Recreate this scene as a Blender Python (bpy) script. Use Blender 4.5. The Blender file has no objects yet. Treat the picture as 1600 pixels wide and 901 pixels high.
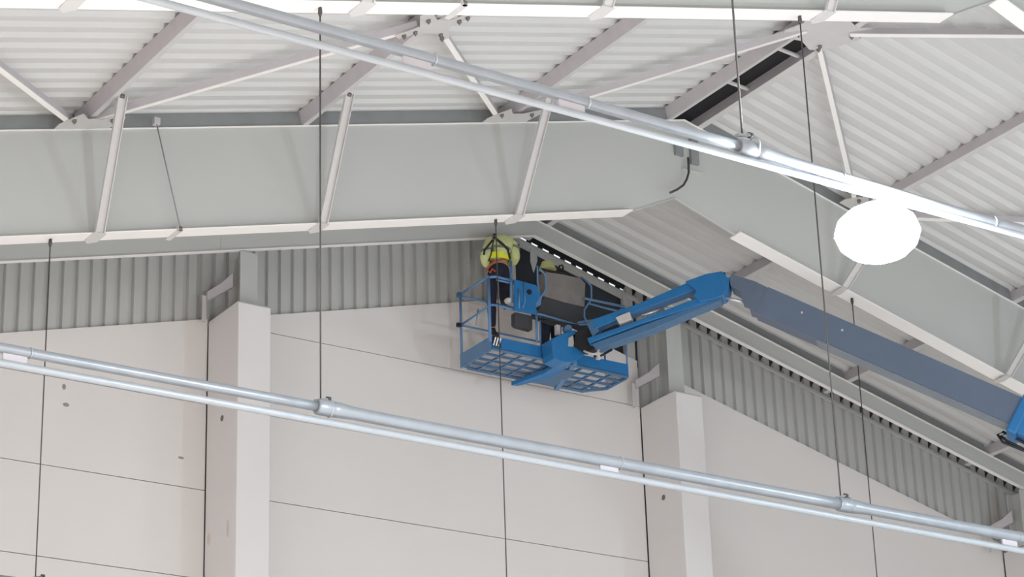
import bpy, bmesh, math, random
from mathutils import Vector, Matrix

random.seed(4)
C = bpy.context.scene.collection
SC = bpy.context.scene

# ---------------------------------------------------------------- camera, world, exposure
cam_d = bpy.data.cameras.new('camera')
cam = bpy.data.objects.new('camera', cam_d)
C.objects.link(cam)
r_, u_, b_ = ((0.8382567,-0.5444083,-0.0307468),(-0.1861319,-0.3386874,0.9223046),(-0.5125238,-0.7674050,-0.3852388))
cam.matrix_world = Matrix(((r_[0], u_[0], b_[0], 0.0), (r_[1], u_[1], b_[1], 0.0), (r_[2], u_[2], b_[2], 1.6), (0, 0, 0, 1)))
cam_d.sensor_width = 36.0
cam_d.lens = 87.6480
cam_d.clip_end = 400
SC.camera = cam

world = bpy.data.worlds.new('hall_daylight')
SC.world = world
world.use_nodes = True
bg = world.node_tree.nodes['Background']
bg.inputs['Color'].default_value = (0.97, 0.985, 1.0, 1)
bg.inputs['Strength'].default_value = 0.85

SC.view_settings.view_transform = 'Standard'
SC.view_settings.look = 'None'
SC.view_settings.gamma = 1.0
SC.view_settings.use_curve_mapping = False
SC.view_settings.exposure = 0.31

# ---------------------------------------------------------------- main measures (metres)
D = 30.6          # gable wall
Y1 = 25.92        # rafter by the wall
Y2 = 19.25        # next rafter
Y3 = 12.83        # rafter overhead, out of the frame
XR = 20.44        # ridge
S = 0.26          # roof slope
RT = 17.93        # top of rafters at the ridge
PD = 0.21         # purlin depth


def zr(x, off=0.0):
    return RT + off - S * abs(x - XR)


# ---------------------------------------------------------------- materials
def mat(name, rgb, rough=0.6, metal=0.0, var=0.06, scale=3.0, bump=0.0, emit=None, spec=0.4):
    m = bpy.data.materials.new(name)
    m.use_nodes = True
    nt = m.node_tree
    b = nt.nodes['Principled BSDF']
    b.inputs['Roughness'].default_value = rough
    b.inputs['Metallic'].default_value = metal
    b.inputs['Specular IOR Level'].default_value = spec
    lin = [((c / 255) / 12.92 if c / 255 <= 0.04045 else ((c / 255 + 0.055) / 1.055) ** 2.4) for c in rgb]
    tc = nt.nodes.new('ShaderNodeTexCoord')
    no = nt.nodes.new('ShaderNodeTexNoise')
    no.inputs['Scale'].default_value = scale
    no.inputs['Detail'].default_value = 5
    nt.links.new(tc.outputs['Object'], no.inputs['Vector'])
    rp = nt.nodes.new('ShaderNodeValToRGB')
    rp.color_ramp.elements[0].position = 0.3
    rp.color_ramp.elements[1].position = 0.7
    rp.color_ramp.elements[0].color = [c * (1 - var) for c in lin] + [1]
    rp.color_ramp.elements[1].color = [min(1, c * (1 + var)) for c in lin] + [1]
    nt.links.new(no.outputs['Fac'], rp.inputs['Fac'])
    nt.links.new(rp.outputs['Color'], b.inputs['Base Color'])
    if bump:
        bp = nt.nodes.new('ShaderNodeBump')
        bp.inputs['Strength'].default_value = bump
        bp.inputs['Distance'].default_value = 0.01
        n2 = nt.nodes.new('ShaderNodeTexNoise')
        n2.inputs['Scale'].default_value = scale * 12
        nt.links.new(tc.outputs['Object'], n2.inputs['Vector'])
        nt.links.new(n2.outputs['Fac'], bp.inputs['Height'])
        nt.links.new(bp.outputs['Normal'], b.inputs['Normal'])
    if emit:
        b.inputs['Emission Color'].default_value = (emit[0], emit[1], emit[2], 1)
        b.inputs['Emission Strength'].default_value = emit[3]
    return m


M_CONC = mat('painted_concrete', (223, 217, 213), 0.85, var=0.02, scale=0.5, bump=0.1)
M_CONC2 = mat('column_concrete', (224, 219, 217), 0.85, var=0.015, scale=0.6, bump=0.1)
M_JOINT = mat('joint_filler', (150, 147, 143), 0.9)
M_DECK = mat('roof_sheet_coating', (203, 201, 198), 0.55, var=0.015, scale=0.7)
M_CLAD = mat('grey_cladding', (188, 187, 183), 0.6, var=0.03, scale=1.2)
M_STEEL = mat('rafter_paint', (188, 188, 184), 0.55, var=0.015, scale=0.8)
M_STEEL_LIT = mat('lit_rafter_paint', (240, 235, 230), 0.55, var=0.015, scale=0.8)  # same paint as the rafter, brighter for the light on undersides
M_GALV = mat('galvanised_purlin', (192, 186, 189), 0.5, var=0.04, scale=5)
M_GALVD = mat('galvanised_and_gap_shade', (136, 138, 138), 0.5, var=0.06, scale=4)  # dark zinc for small parts, also the shade between purlins
M_BRACE = mat('brace_paint', (200, 196, 193), 0.5, var=0.03, scale=4)
M_PIPE = mat('zinc_pipe', (154, 158, 163), 0.38, metal=0.35, var=0.06, scale=6)
M_PIPE2 = mat('pale_pipe', (168, 172, 176), 0.4, metal=0.2, var=0.04, scale=6)
M_ROD = mat('dark_rod', (84, 80, 78), 0.5, metal=0.4)
M_BOLT = mat('bolt_steel', (120, 112, 108), 0.5, metal=0.3)
M_DARK = mat('dark_void_lining', (52, 54, 58), 0.9)
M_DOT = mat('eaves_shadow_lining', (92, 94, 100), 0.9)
M_RIDGE = mat('ridge_gap_lining', (40, 40, 42), 0.9)
M_BLUE = mat('blue_lift_paint', (40, 109, 163), 0.4, var=0.05, scale=8)
M_BLUE2 = mat('blue_rail_paint', (92, 128, 166), 0.45, var=0.06, scale=9)
M_BLUED = mat('blue_floor_paint', (74, 108, 140), 0.5, var=0.06, scale=9)
M_BOOM = mat('dark_boom_paint', (94, 106, 124), 0.45, var=0.05, scale=2)
M_BOOMU = mat('boom_lit_underside_and_pin', (128, 136, 144), 0.5)  # paler grey for the lit boom underside, also the elbow pin
M_GREYBOX = mat('console_cover', (128, 123, 120), 0.6, var=0.12, scale=5)
M_GREYDK = mat('console_shade', (66, 66, 68), 0.7, var=0.1, scale=4)  # shade under the console put into a dark grey, also the box
M_BLACK = mat('black_plastic', (30, 30, 34), 0.6)
M_LABEL = mat('pale_plate', (196, 190, 186), 0.5)
M_CHROME = mat('cylinder_rod', (225, 226, 228), 0.25, metal=0.6)
M_WHITE = mat('white_paint', (235, 235, 235), 0.5)
M_HOSE = mat('hose_rubber', (28, 30, 34), 0.5)
M_HIVIS = mat('hi_vis_cloth', (218, 222, 158), 0.8, var=0.08, scale=14, bump=0.4)
M_HIVIS2 = mat('bright_yellow_cloth', (236, 236, 60), 0.8, var=0.05, scale=14)
M_REFL = mat('reflective_band', (122, 128, 122), 0.4)
M_NAVY = mat('dark_trousers', (40, 42, 58), 0.85, var=0.15, scale=16, bump=0.3)
M_NAVY2 = mat('dark_jacket', (46, 48, 54), 0.85, var=0.15, scale=16, bump=0.3)
M_SKIN = mat('skin', (196, 148, 124), 0.6)
M_HAIR = mat('brown_hair', (64, 48, 38), 0.8)
M_STRAP = mat('harness_web', (44, 44, 36), 0.8)
M_ORANGE = mat('orange_strap', (186, 96, 70), 0.7)
M_HELM = mat('yellow_green_shell', (206, 206, 140), 0.5)
M_GLOVE = mat('pale_glove', (205, 200, 192), 0.8)
M_LAMPB = mat('lamp_housing', (190, 194, 198), 0.4)
M_LENS = mat('lit_lens', (255, 255, 255), 0.4, emit=(0.80, 0.91, 1.0, 330.0))
M_LENS3 = mat('lit_lens_cool', (255, 255, 255), 0.4, emit=(0.72, 0.88, 1.0, 300.0))
M_LENS2 = mat('lit_lens_neutral', (255, 255, 255), 0.4, emit=(1.0, 0.97, 0.93, 70.0))
M_FLOOR = mat('screed_floor', (205, 199, 195), 0.7, var=0.03, scale=0.3)
M_TYRE = mat('tyre_rubber', (38, 38, 40), 0.85)


# ---------------------------------------------------------------- mesh helpers
def V(p):
    return Vector(p)


def box(bm, lo, hi):
    x0, y0, z0 = lo
    x1, y1, z1 = hi
    vs = [bm.verts.new(p) for p in ((x0, y0, z0), (x1, y0, z0), (x1, y1, z0), (x0, y1, z0), (x0, y0, z1), (x1, y0, z1), (x1, y1, z1), (x0, y1, z1))]
    for f in ((0, 3, 2, 1), (4, 5, 6, 7), (0, 1, 5, 4), (1, 2, 6, 5), (2, 3, 7, 6), (3, 0, 4, 7)):
        bm.faces.new([vs[i] for i in f])


def prism(bm, pts, vec):
    """closed planar outline pushed along vec"""
    vec = V(vec)
    a = [bm.verts.new(V(p)) for p in pts]
    b = [bm.verts.new(V(p) + vec) for p in pts]
    n = len(pts)
    bm.faces.new(a)
    bm.faces.new(b[::-1])
    for i in range(n):
        j = (i + 1) % n
        bm.faces.new((a[i], b[i], b[j], a[j]))


def sweep(bm, prof, p0, p1, up=(0, 0, 1)):
    """2D outline (side, up) along a straight axis"""
    p0, p1 = V(p0), V(p1)
    d = (p1 - p0).normalized()
    s = d.cross(V(up)).normalized()
    u = s.cross(d).normalized()
    prism(bm, [p0 + s * a + u * b for a, b in prof], p1 - p0)


def rect(w, h, cx=0.0, cy=0.0):
    return [(cx - w / 2, cy - h / 2), (cx + w / 2, cy - h / 2), (cx + w / 2, cy + h / 2), (cx - w / 2, cy + h / 2)]


def bar(bm, p0, p1, w, h, up=(0, 0, 1)):
    sweep(bm, rect(w, h), p0, p1, up)


def tube(bm, pts, rad, n=12, closed=False):
    pts = [V(p) for p in pts]
    rads = rad if isinstance(rad, (list, tuple)) else [rad] * len(pts)
    rings = []
    ref = None
    m = len(pts)
    for i, p in enumerate(pts):
        if closed:
            d = (pts[(i + 1) % m] - pts[i - 1]).normalized()
        else:
            d = (pts[min(i + 1, m - 1)] - pts[max(i - 1, 0)]).normalized()
        if ref is None:
            ref = Vector((0, 0, 1)) if abs(d.z) < 0.9 else Vector((1, 0, 0))
        s = d.cross(ref).normalized()
        u = s.cross(d).normalized()
        ref = u
        rings.append([bm.verts.new(p + (s * math.cos(2 * math.pi * k / n) + u * math.sin(2 * math.pi * k / n)) * rads[i]) for k in range(n)])
    seq = range(m) if closed else range(m - 1)
    for i in seq:
        a, b = rings[i], rings[(i + 1) % m]
        for k in range(n):
            f = bm.faces.new((a[k], a[(k + 1) % n], b[(k + 1) % n], b[k]))
            f.smooth = True
    if not closed:
        bm.faces.new(rings[0][::-1])
        bm.faces.new(rings[-1])


def lathe(bm, prof, origin, n=24, axis='z'):
    """(radius, height) outline turned about an upright axis"""
    o = V(origin)
    rings = []
    for r, h in prof:
        ring = []
        for k in range(n):
            a = 2 * math.pi * k / n
            if axis == 'z':
                ring.append(bm.verts.new(o + Vector((r * math.cos(a), r * math.sin(a), h))))
            elif axis == 'x':
                ring.append(bm.verts.new(o + Vector((h, r * math.cos(a), r * math.sin(a)))))
            else:
                ring.append(bm.verts.new(o + Vector((r * math.cos(a), h, r * math.sin(a)))))
        rings.append(ring)
    for a, b in zip(rings, rings[1:]):
        for k in range(n):
            f = bm.faces.new((a[k], a[(k + 1) % n], b[(k + 1) % n], b[k]))
            f.smooth = True
    bm.faces.new(rings[0][::-1])
    bm.faces.new(rings[-1])


def obj(name, bm, m, parent=None, bevel=0.0):
    bmesh.ops.recalc_face_normals(bm, faces=bm.faces[:])
    me = bpy.data.meshes.new(name)
    bm.to_mesh(me)
    bm.free()
    me.materials.append(m)
    o = bpy.data.objects.new(name, me)
    C.objects.link(o)
    if parent:
        o.parent = parent
        o.matrix_parent_inverse = Matrix.Translation(-parent.location) if parent.parent is None else Matrix.Identity(4)
    if bevel:
        b = o.modifiers.new('bevel', 'BEVEL')
        b.width = bevel
        b.segments = 2
        b.limit_method = 'ANGLE'
    return o


def part(name, fn, m, parent, bevel=0.0, label=None):
    bm = bmesh.new()
    fn(bm)
    o = obj(name, bm, m, parent, bevel)
    if label:
        o['label'] = label
    return o


def empty(name, loc=(0, 0, 0), kind=None):
    o = bpy.data.objects.new(name, None)
    C.objects.link(o)
    o.location = loc
    o.empty_display_size = 0.2
    if kind:
        o['kind'] = kind
    return o


def tag(o, label, cat, group=None):
    o['label'] = label
    o['category'] = cat
    if group:
        o['group'] = group
    return o


def thing(name, label, cat, loc=(0, 0, 0), group=None):
    return tag(empty(name, loc), label, cat, group)


# ---------------------------------------------------------------- floor
bm = bmesh.new()
box(bm, (-30, -30, -0.2), (75, 31.0, 0))
fl = obj('floor', bm, M_FLOOR)
fl['kind'] = 'structure'

# ---------------------------------------------------------------- gable wall
wall = empty('wall_back', (XR, D, 0), 'structure')
WP = 16.79            # peak of the concrete panels


def ztop(x):
    return WP - S * abs(x - XR)


part('backing', lambda b: prism(b, [(-1.5, D + 0.2, 0), (42.4, D + 0.2, 0), (42.4, D + 0.2, ztop(42.4) - 0.02), (XR, D + 0.2, WP - 0.02), (-1.5, D + 0.2, ztop(-1.5) - 0.02)], (0, 0.2, 0)), M_JOINT, wall)


def panel(x0, x1, z0, z1):
    g = 0.006
    a0, a1, b0 = x0 + g, x1 - g, z0 + g
    # the part of the rectangle below the sloping top of the wall
    if ztop(a0) < b0:
        a0 = XR - (WP - b0) / S + 0.01
    if ztop(a1) < b0:
        a1 = XR + (WP - b0) / S - 0.01
    if a1 - a0 < 0.05:
        return
    zt = 99.0 if z1 is None else z1 - g
    xs = {a0, a1}
    for xc in (XR, XR - (WP - zt) / S, XR + (WP - zt) / S):
        if a0 < xc < a1:
            xs.add(xc)
    pts = [(a0, b0), (a1, b0)] + [(x, min(zt, ztop(x))) for x in sorted(xs, reverse=True)]
    part('concrete_panel', lambda b: prism(b, [(x, D, z) for x, z in pts], (0, 0.2, 0)), M_CONC, wall)


COLX = (7.278, 15.067, 22.856, 30.645)
CW = 0.52
low = [0.0, 2.4, 5.0, 7.55]
for i, (xa, xb, rows) in enumerate(((COLX[0] + CW, COLX[1], low + [8.845, 10.15, 11.455, 12.76, 14.065]), (COLX[1] + CW, COLX[2], low + [8.845, 10.15, 11.455, 12.76, 14.065, 15.37]), (COLX[2] + CW, COLX[3], low), (-1.4, COLX[0], low), (COLX[3] + CW, 42.3, low))):
    for a, b in zip(rows, rows[1:] + [None]):
        panel(xa, xb, a, b)

for mx, mz, rx, rz in ((12.86, 13.944, 0.03, 0.045), (12.90, 13.685, 0.05, 0.03), (14.68, 13.19, 0.05, 0.02)):
    part('surface_mark', lambda b: prism(b, [(mx + rx * math.cos(t * math.pi / 4), D - 0.002, mz + rz * math.sin(t * math.pi / 4)) for t in range(8)], (0, 0.01, 0)), M_JOINT, wall, label='small grey mark on the concrete')

# profiled sheets between the panels and the roof
PITCH = 0.2175


def cbot(x):
    for cx, zc in ((COLX[1], 15.30), (COLX[2], 15.30), (COLX[3], 13.92)):
        if cx - 0.004 < x < cx + CW + 0.004:
            return min(zc, ztop(x))
    return ztop(x)


def sheet(x0, nrib, cut=None):
    """one trapezoidal wall sheet of nrib ribs, following the roof slope"""
    prof = []
    for k in range(nrib):
        x = x0 + k * PITCH
        prof += [(x, 0.055), (x + 0.052, 0.055), (x + 0.072, 0.0), (x + PITCH - 0.02, 0.0)]
    prof.append((x0 + nrib * PITCH, 0.055))
    if cut:
        prof = [p for p in prof if cut[0] <= p[0] <= cut[1]]
    if len(prof) < 2:
        return

    def fn(b):
        lo, hi = [], []
        xs = []
        for x, d in prof:
            xs.append((x, d))
        for (xa, da), (xb, db) in zip(xs, xs[1:]):
            v = [(xa, D + 0.05 + da, cbot(xa)), (xb, D + 0.05 + db, cbot(xb)), (xb, D + 0.05 + db, zr(xb, 0.17 if db < 0.03 else 0.085)), (xa, D + 0.05 + da, zr(xa, 0.17 if da < 0.03 else 0.085))]
            b.faces.new([b.verts.new(p) for p in v])
        bmesh.ops.remove_doubles(b, verts=b.verts[:], dist=1e-5)
    part('cladding_sheet', fn, M_CLAD, wall)


for xa, xb in ((6.0, 20.60), (22.66, 36.0)):
    x = xa
    while x < xb - 0.02:
        sheet(x, 5, (xa, xb))
        x += 5 * PITCH
# top trim over the sheets
for xa, xb in ((6.0, XR), (XR, 36.0)):
    part('cladding_trim', lambda b: prism(b, [(xa, D + 0.0, zr(xa, -0.055)), (xb, D + 0.0, zr(xb, -0.055)), (xb, D + 0.0, zr(xb, 0.0)), (xa, D + 0.0, zr(xa, 0.0))], (0, 0.045, 0)), M_STEEL, wall)
# dark sheet put behind the opening where the sheets are still missing
part('dark_backing', lambda b: prism(b, [(20.3, D + 0.09, ztop(20.3) - 0.05), (23.0, D + 0.09, ztop(23.0) - 0.05), (23.0, D + 0.09, zr(23.0, 0.05)), (XR, D + 0.09, zr(XR, 0.05)), (20.3, D + 0.09, zr(20.3, 0.05))], (0, 0.02, 0)), M_DARK, wall, label='dark open strip of wall behind the platform where cladding is missing')
part('opening_trim', lambda b: prism(b, [(20.44, D + 0.01, zr(20.44, -0.13)), (22.7, D + 0.01, zr(22.7, -0.13)), (22.7, D + 0.01, zr(22.7, -0.05)), (20.44, D + 0.01, zr(20.44, -0.05))], (0, 0.04, 0)), M_CLAD, wall)
part('opening_trim', lambda b: box(b, (22.62, D - 0.01, ztop(22.66)), (22.70, D + 0.06, zr(22.66, -0.05))), M_CLAD, wall)
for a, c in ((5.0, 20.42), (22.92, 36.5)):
    part('eaves_shade_board', lambda b: prism(b, [(a, D + 0.14, zr(a, -0.3)), (c, D + 0.14, zr(c, -0.3)), (c, D + 0.14, zr(c, PD + 0.1)), (a, D + 0.14, zr(a, PD + 0.1))], (0, 0.02, 0)), M_DOT, wall)  # dark board, the shade in the open rib tops put into its colour
# dark filler with open rib ends over the opening: daylight shows through the gaps
x = 20.46
while x < 22.9:
    part('rib_filler', lambda b: prism(b, [(x, D + 0.11, zr(x, -0.02)), (x + PITCH, D + 0.11, zr(x + PITCH, -0.02)), (x + PITCH, D + 0.11, zr(x + PITCH, 0.115)), (x + 0.155, D + 0.11, zr(x + 0.155, 0.115)), (x + 0.145, D + 0.11, zr(x + 0.145, 0.055)), (x + 0.03, D + 0.11, zr(x + 0.03, 0.055)), (x + 0.02, D + 0.11, zr(x + 0.02, 0.115)), (x, D + 0.11, zr(x, 0.115))], (0, 0.02, 0)), M_DARK, wall)
    x += PITCH
part('rib_filler', lambda b: prism(b, [(20.44, D + 0.105, zr(20.44, 0.115)), (22.95, D + 0.105, zr(22.95, 0.115)), (22.95, D + 0.105, zr(22.95, PD + 0.05)), (20.44, D + 0.105, zr(20.44, PD + 0.05))], (0, 0.02, 0)), M_DARK, wall)

# ---------------------------------------------------------------- concrete columns with steel posts on them
col_lab = {0: 'pale concrete column beyond the left edge of the view', 1: 'tall pale concrete column under the left steel post, two small marks on its side',
           2: 'tall pale concrete column right of the blue platform, dark round recess on its side', 3: 'pale concrete column at the far right, only its top corner in view'}
for i in (1, 2, 3):
    x = COLX[i]
    zt = {1: 15.34, 2: 15.34, 3: 13.96}[i]
    c = thing('concrete_column', col_lab[i], 'column', (x + CW / 2, D - 0.5, 0), 'concrete wall columns')

    def fn(b):
        zc = zt
        # slim shaft with a slightly weathered top edge
        prism(b, [(x, D - 0.02, 0), (x, D - 0.02, zc), (x, D - 0.95, zc + 0.0), (x, D - 0.98, zc - 0.03), (x, D - 0.98, 0)], (CW, 0, 0))
    part('shaft', fn, M_CONC2, c, bevel=0.012)
    for (py, pz) in {1: ((30.09, 13.69), ), 2: ((30.10, 13.68), ), 3: ()}[i]:
        part('anchor_recess', lambda b: lathe(b, [(0.035, -0.012), (0.045, -0.006), (0.045, 0.01)], (x - 0.0, py, pz), 14, 'x'), M_BOLT, c, label='small dark round recess')
    if i == 1:
        for (py, pz, ry, rz) in ((30.45, 12.0, 0.05, 0.09), (29.87, 12.0, 0.04, 0.13)):
            part('repair_mark', lambda b: prism(b, [(x - 0.002, py + ry * math.cos(t * math.pi / 5), pz + rz * math.sin(t * math.pi / 5)) for t in range(10)], (0.01, 0, 0)), mat('repair_mortar', (212, 196, 192), 0.9), c, label='faint pinkish repair mark')

post_lab = {1: 'grey steel post on the left concrete column, bracket plate on its left', 2: 'grey steel post on the concrete column right of the platform', 3: 'grey steel post at the lower right end of the cladding'}
for i, (xa, xb, zb) in {1: (15.22, 15.50, 15.34), 2: (22.93, 23.23, 15.34), 3: (30.50, 30.78, 13.96)}.items():
    p = thing('steel_post', post_lab[i], 'post', ((xa + xb) / 2, 30.0, zb), 'steel posts on the wall columns')
    zt = min(zr(xa), zr(xb)) - 0.33
    part('front_flange', lambda b: box(b, (xa, 29.88, zb), (xb, 29.90, zt)), M_STEEL, p)
    part('web', lambda b: box(b, ((xa + xb) / 2 - 0.008, 29.90, zb), ((xa + xb) / 2 + 0.008, 30.2, zt)), M_STEEL, p)
    part('back_flange', lambda b: box(b, (xa, 30.2, zb), (xb, 30.22, zt)), M_STEEL, p)
    part('base_plate', lambda b: box(b, (xa - 0.05, 29.8, zb), (xb + 0.05, 30.3, zb + 0.02)), M_STEEL, p)
    # side bracket: curved plate to a short angle by the wall
    z0 = zb + 0.42

    def br(b):
        prism(b, [(xa, 30.12, z0 + 0.22), (xa, 30.12, z0), (xa - 0.14, 30.25, z0 - 0.1), (xa - 0.26, 30.42, z0 - 0.16), (xa - 0.26, 30.42, z0 - 0.02), (xa - 0.12, 30.25, z0 + 0.08)], (0.02, 0.07, 0))
    part('bracket_plate', br, M_GALV, p)
    part('short_angle', lambda b: sweep(b, [(0, 0), (0.07, 0), (0.07, 0.01), (0.01, 0.01), (0.01, 0.07), (0, 0.07)], (xa - 0.26, 30.44, zb - 0.06), (xa - 0.26, 30.44, z0 - 0.08), (0, 1, 0)), M_BRACE, p)

# ---------------------------------------------------------------- roof sheets
ceil = empty('ceiling', (XR, 20, RT), 'structure')
RP = 0.285
DEP = 0.068


def roof_sheet(y0, side, nr=3):
    xe = 3.0 if side < 0 else 38.0
    prof = []
    for k in range(nr):
        y = y0 + k * RP
        prof += [(y, 0.0), (y + 0.13, 0.0), (y + 0.19, DEP), (y + RP - 0.055, DEP)]
    prof.append((y0 + nr * RP, 0.0))
    prof.append((y0 + nr * RP + 0.02, -0.004))

    def fn(b):
        rows = []
        for y, h in prof:
            rows.append((b.verts.new((XR, y, RT + PD + h)), b.verts.new((xe, y, zr(xe, PD) + h))))
        for (a, c), (d, e) in zip(rows, rows[1:]):
            b.faces.new((a, c, e, d))
    part('roof_sheet', fn, M_DECK, ceil)


y = 6.0
while y < 30.7:
    roof_sheet(y, -1)
    roof_sheet(y, 1)
    y += 3 * RP
part('ridge_lining', lambda b: prism(b, [(XR - 0.3, 6.0, RT + PD - 0.075), (XR, 6.0, RT + PD - 0.005), (XR + 0.3, 6.0, RT + PD - 0.075), (XR + 0.3, 6.0, RT + PD - 0.085), (XR, 6.0, RT + PD - 0.015), (XR - 0.3, 6.0, RT + PD - 0.085)], (0, 25.2, 0)), M_RIDGE, ceil, label='dark lining of the ridge gap')

# ---------------------------------------------------------------- purlins
ords = ['first', 'second', 'third', 'fourth']
PXL = [17.24, 14.09, 10.94, 7.80]
PXR = [23.66, 26.76, 29.90, 33.05]


def purlin(x, side, label):
    """channel standing on the rafters: web on the left face, flanges to the right"""
    t, w = 0.012, 0.075
    p = thing('purlin', label, 'purlin', (x, 8.0, zr(x)), 'roof purlins')
    s = S if x < XR else -S
    q = Vector((1, 0, s)).normalized()
    n = Vector((-s, 0, 1)).normalized()
    o = Vector((x, 8.0, zr(x)))
    L = Vector((0, 22.55, 0))

    def pf(pts):
        return lambda b: prism(b, [o + q * a + n * c for a, c in pts], L)
    h = PD / n.z * 0.99
    h = PD * n.z - 0.002
    part('web', pf([(-t, 0), (0, 0), (0, h), (-t, h)]), M_GALV, p)
    part('bottom_flange', pf([(0, 0), (w, 0), (w, t), (0, t)]), M_BRACE, p)  # paler colour for the light reflected on its underside
    part('top_flange', pf([(0, h - t), (0.2, h - t), (0.2, h), (0, h)]), M_GALV, p)


for i, x in enumerate(PXL):
    purlin(x, -1, 'long grey roof purlin, %s to the left of the double ridge purlins' % ords[i])
for i, x in enumerate(PXR):
    purlin(x, 1, 'long grey roof purlin, %s to the right of the double ridge purlins' % ords[i])
purlin(20.16, -1, 'left one of the two ridge purlins beside the dark ridge gap')
purlin(20.69, 1, 'right one of the two ridge purlins beside the dark ridge gap')
for k in range(4):
    yy = 21.2 + k * 1.15
    sp = tag(part('ridge_spacer', lambda b: bar(b, (20.24, yy, RT + 0.02), (20.69, yy + 0.05, RT + 0.02), 0.05, 0.03), M_BRACE, None), 'short pale spacer bar between the two ridge purlins', 'spacer', 'spacers in the ridge gap')

# ---------------------------------------------------------------- rafters
FW = 0.25
RB = 16.48            # underside of the web at the ridge, projected
XL0, XL1 = -1.0, 42.0


def rafter(yc, label, dz=0.0):
    r = thing('steel_rafter', label, 'rafter', (XR, yc, 0), 'steel portal rafters')
    nl, nr = 19.33, 21.26

    def zb(x):
        return RB + dz - S * abs(x - XR)
    wt = 0.014

    def web(b):
        pts = [(XL0, zb(XL0)), (nl, zb(nl)), (20.20, 16.62), (nr, zb(nr)), (XL1, zb(XL1)), (XL1, zr(XL1)), (XR, RT), (XL0, zr(XL0))]
        prism(b, [(x, yc - wt / 2, z) for x, z in pts], (0, wt, 0))
    part('web', web, M_STEEL, r)
    for nm, (a, c) in {'bottom_flange': (XL0, nl), }.items():
        part(nm, lambda b: prism(b, [(a, yc - FW / 2, zb(a)), (c, yc - FW / 2, zb(c)), (c, yc - FW / 2, zb(c) - 0.02), (a, yc - FW / 2, zb(a) - 0.02)], (0, FW, 0)), M_STEEL_LIT, r)
    part('bottom_flange', lambda b: prism(b, [(nr, yc - FW / 2, zb(nr)), (XL1, yc - FW / 2, zb(XL1)), (XL1, yc - FW / 2, zb(XL1) - 0.02), (nr, yc - FW / 2, zb(nr) - 0.02)], (0, FW, 0)), M_STEEL_LIT, r)
    # narrow stiffener plates round the apex cut
    part('apex_stiffener', lambda b: prism(b, [(nl, yc - 0.025, zb(nl)), (20.20, yc - 0.025, 16.62), (20.20, yc - 0.025, 16.607), (nl, yc - 0.025, zb(nl) - 0.013)], (0, 0.05, 0)), M_STEEL, r)
    hw = 0.125 if yc == Y2 else 0.02
    part('apex_flange', lambda b: prism(b, [(20.20, yc - hw, 16.62), (nr, yc - hw, zb(nr)), (nr, yc - hw, zb(nr) - 0.015), (20.20, yc - hw, 16.605)], (0, 2 * hw, 0)), M_STEEL_LIT if yc == Y2 else M_STEEL, r)  # bright or grey colour stands for how each apex flange is lit
    for (a, c) in ((XL0, XR), (XR, XL1)):
        part('top_flange', lambda b: prism(b, [(a, yc - 0.03, zr(a, -0.002)), (c, yc - 0.03, zr(c, -0.002)), (c, yc - 0.03, zr(c, -0.016)), (a, yc - 0.03, zr(a, -0.016))], (0, 0.06, 0)), M_STEEL_LIT, r)
    for x in (XL0, XL1):
        part('column', lambda b: box(b, (x - 0.25, yc - 0.15, 0), (x + 0.25, yc + 0.15, zb(x) + 0.1)), M_STEEL, r)
    return r


raf1 = rafter(Y1, 'deep pale steel rafter spanning the middle of the view in front of the gable wall')
raf2 = rafter(Y2, 'nearer pale steel rafter along the top edge of the view', -0.05)
raf3 = rafter(Y3, 'steel rafter overhead, nearest to the viewer')
# apex details on the near face of the rafter in the middle
part('splice_plate', lambda b: box(b, (20.50, Y1 - 0.06, 17.22), (20.64, Y1 - 0.007, 17.62)), M_GALVD, raf1, label='grey splice plate at the apex')
part('splice_plate', lambda b: box(b, (20.22, Y1 - 0.06, 17.30), (20.36, Y1 - 0.007, 17.55)), M_GALVD, raf1, label='grey splice plate at the apex')
part('web_shelf', lambda b: box(b, (20.35, Y1 - 0.05, 17.10), (20.72, Y1 - 0.007, 17.115)), M_STEEL, raf1)
hk = thing('bent_rod', 'thin dark bent rod hanging from the rafter apex plate', 'rod', (20.6, Y1 - 0.1, 17.2))
part('rod', lambda b: tube(b, [(20.417, 25.840, 17.277), (20.419, 25.840, 17.154), (20.395, 25.820, 17.016), (20.336, 25.800, 16.892), (20.255, 25.780, 16.773), (20.102, 25.740, 16.651), (19.940, 25.700, 16.547)], 0.017, 8), M_ROD, hk)

# added dark strips standing for the shade in the purlin depth over the rafters
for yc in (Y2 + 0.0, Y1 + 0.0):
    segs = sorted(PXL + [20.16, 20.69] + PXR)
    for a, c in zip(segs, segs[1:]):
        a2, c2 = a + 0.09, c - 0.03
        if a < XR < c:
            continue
        cl = part('purlin_gap_shade', lambda b: prism(b, [(a2, yc - 0.005, zr(a2)), (c2, yc - 0.005, zr(c2)), (c2, yc - 0.005, zr(c2, PD - 0.012)), (a2, yc - 0.005, zr(a2, PD - 0.012))], (0, 0.01, 0)), M_GALVD, raf1 if yc == Y1 else raf2)

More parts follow.
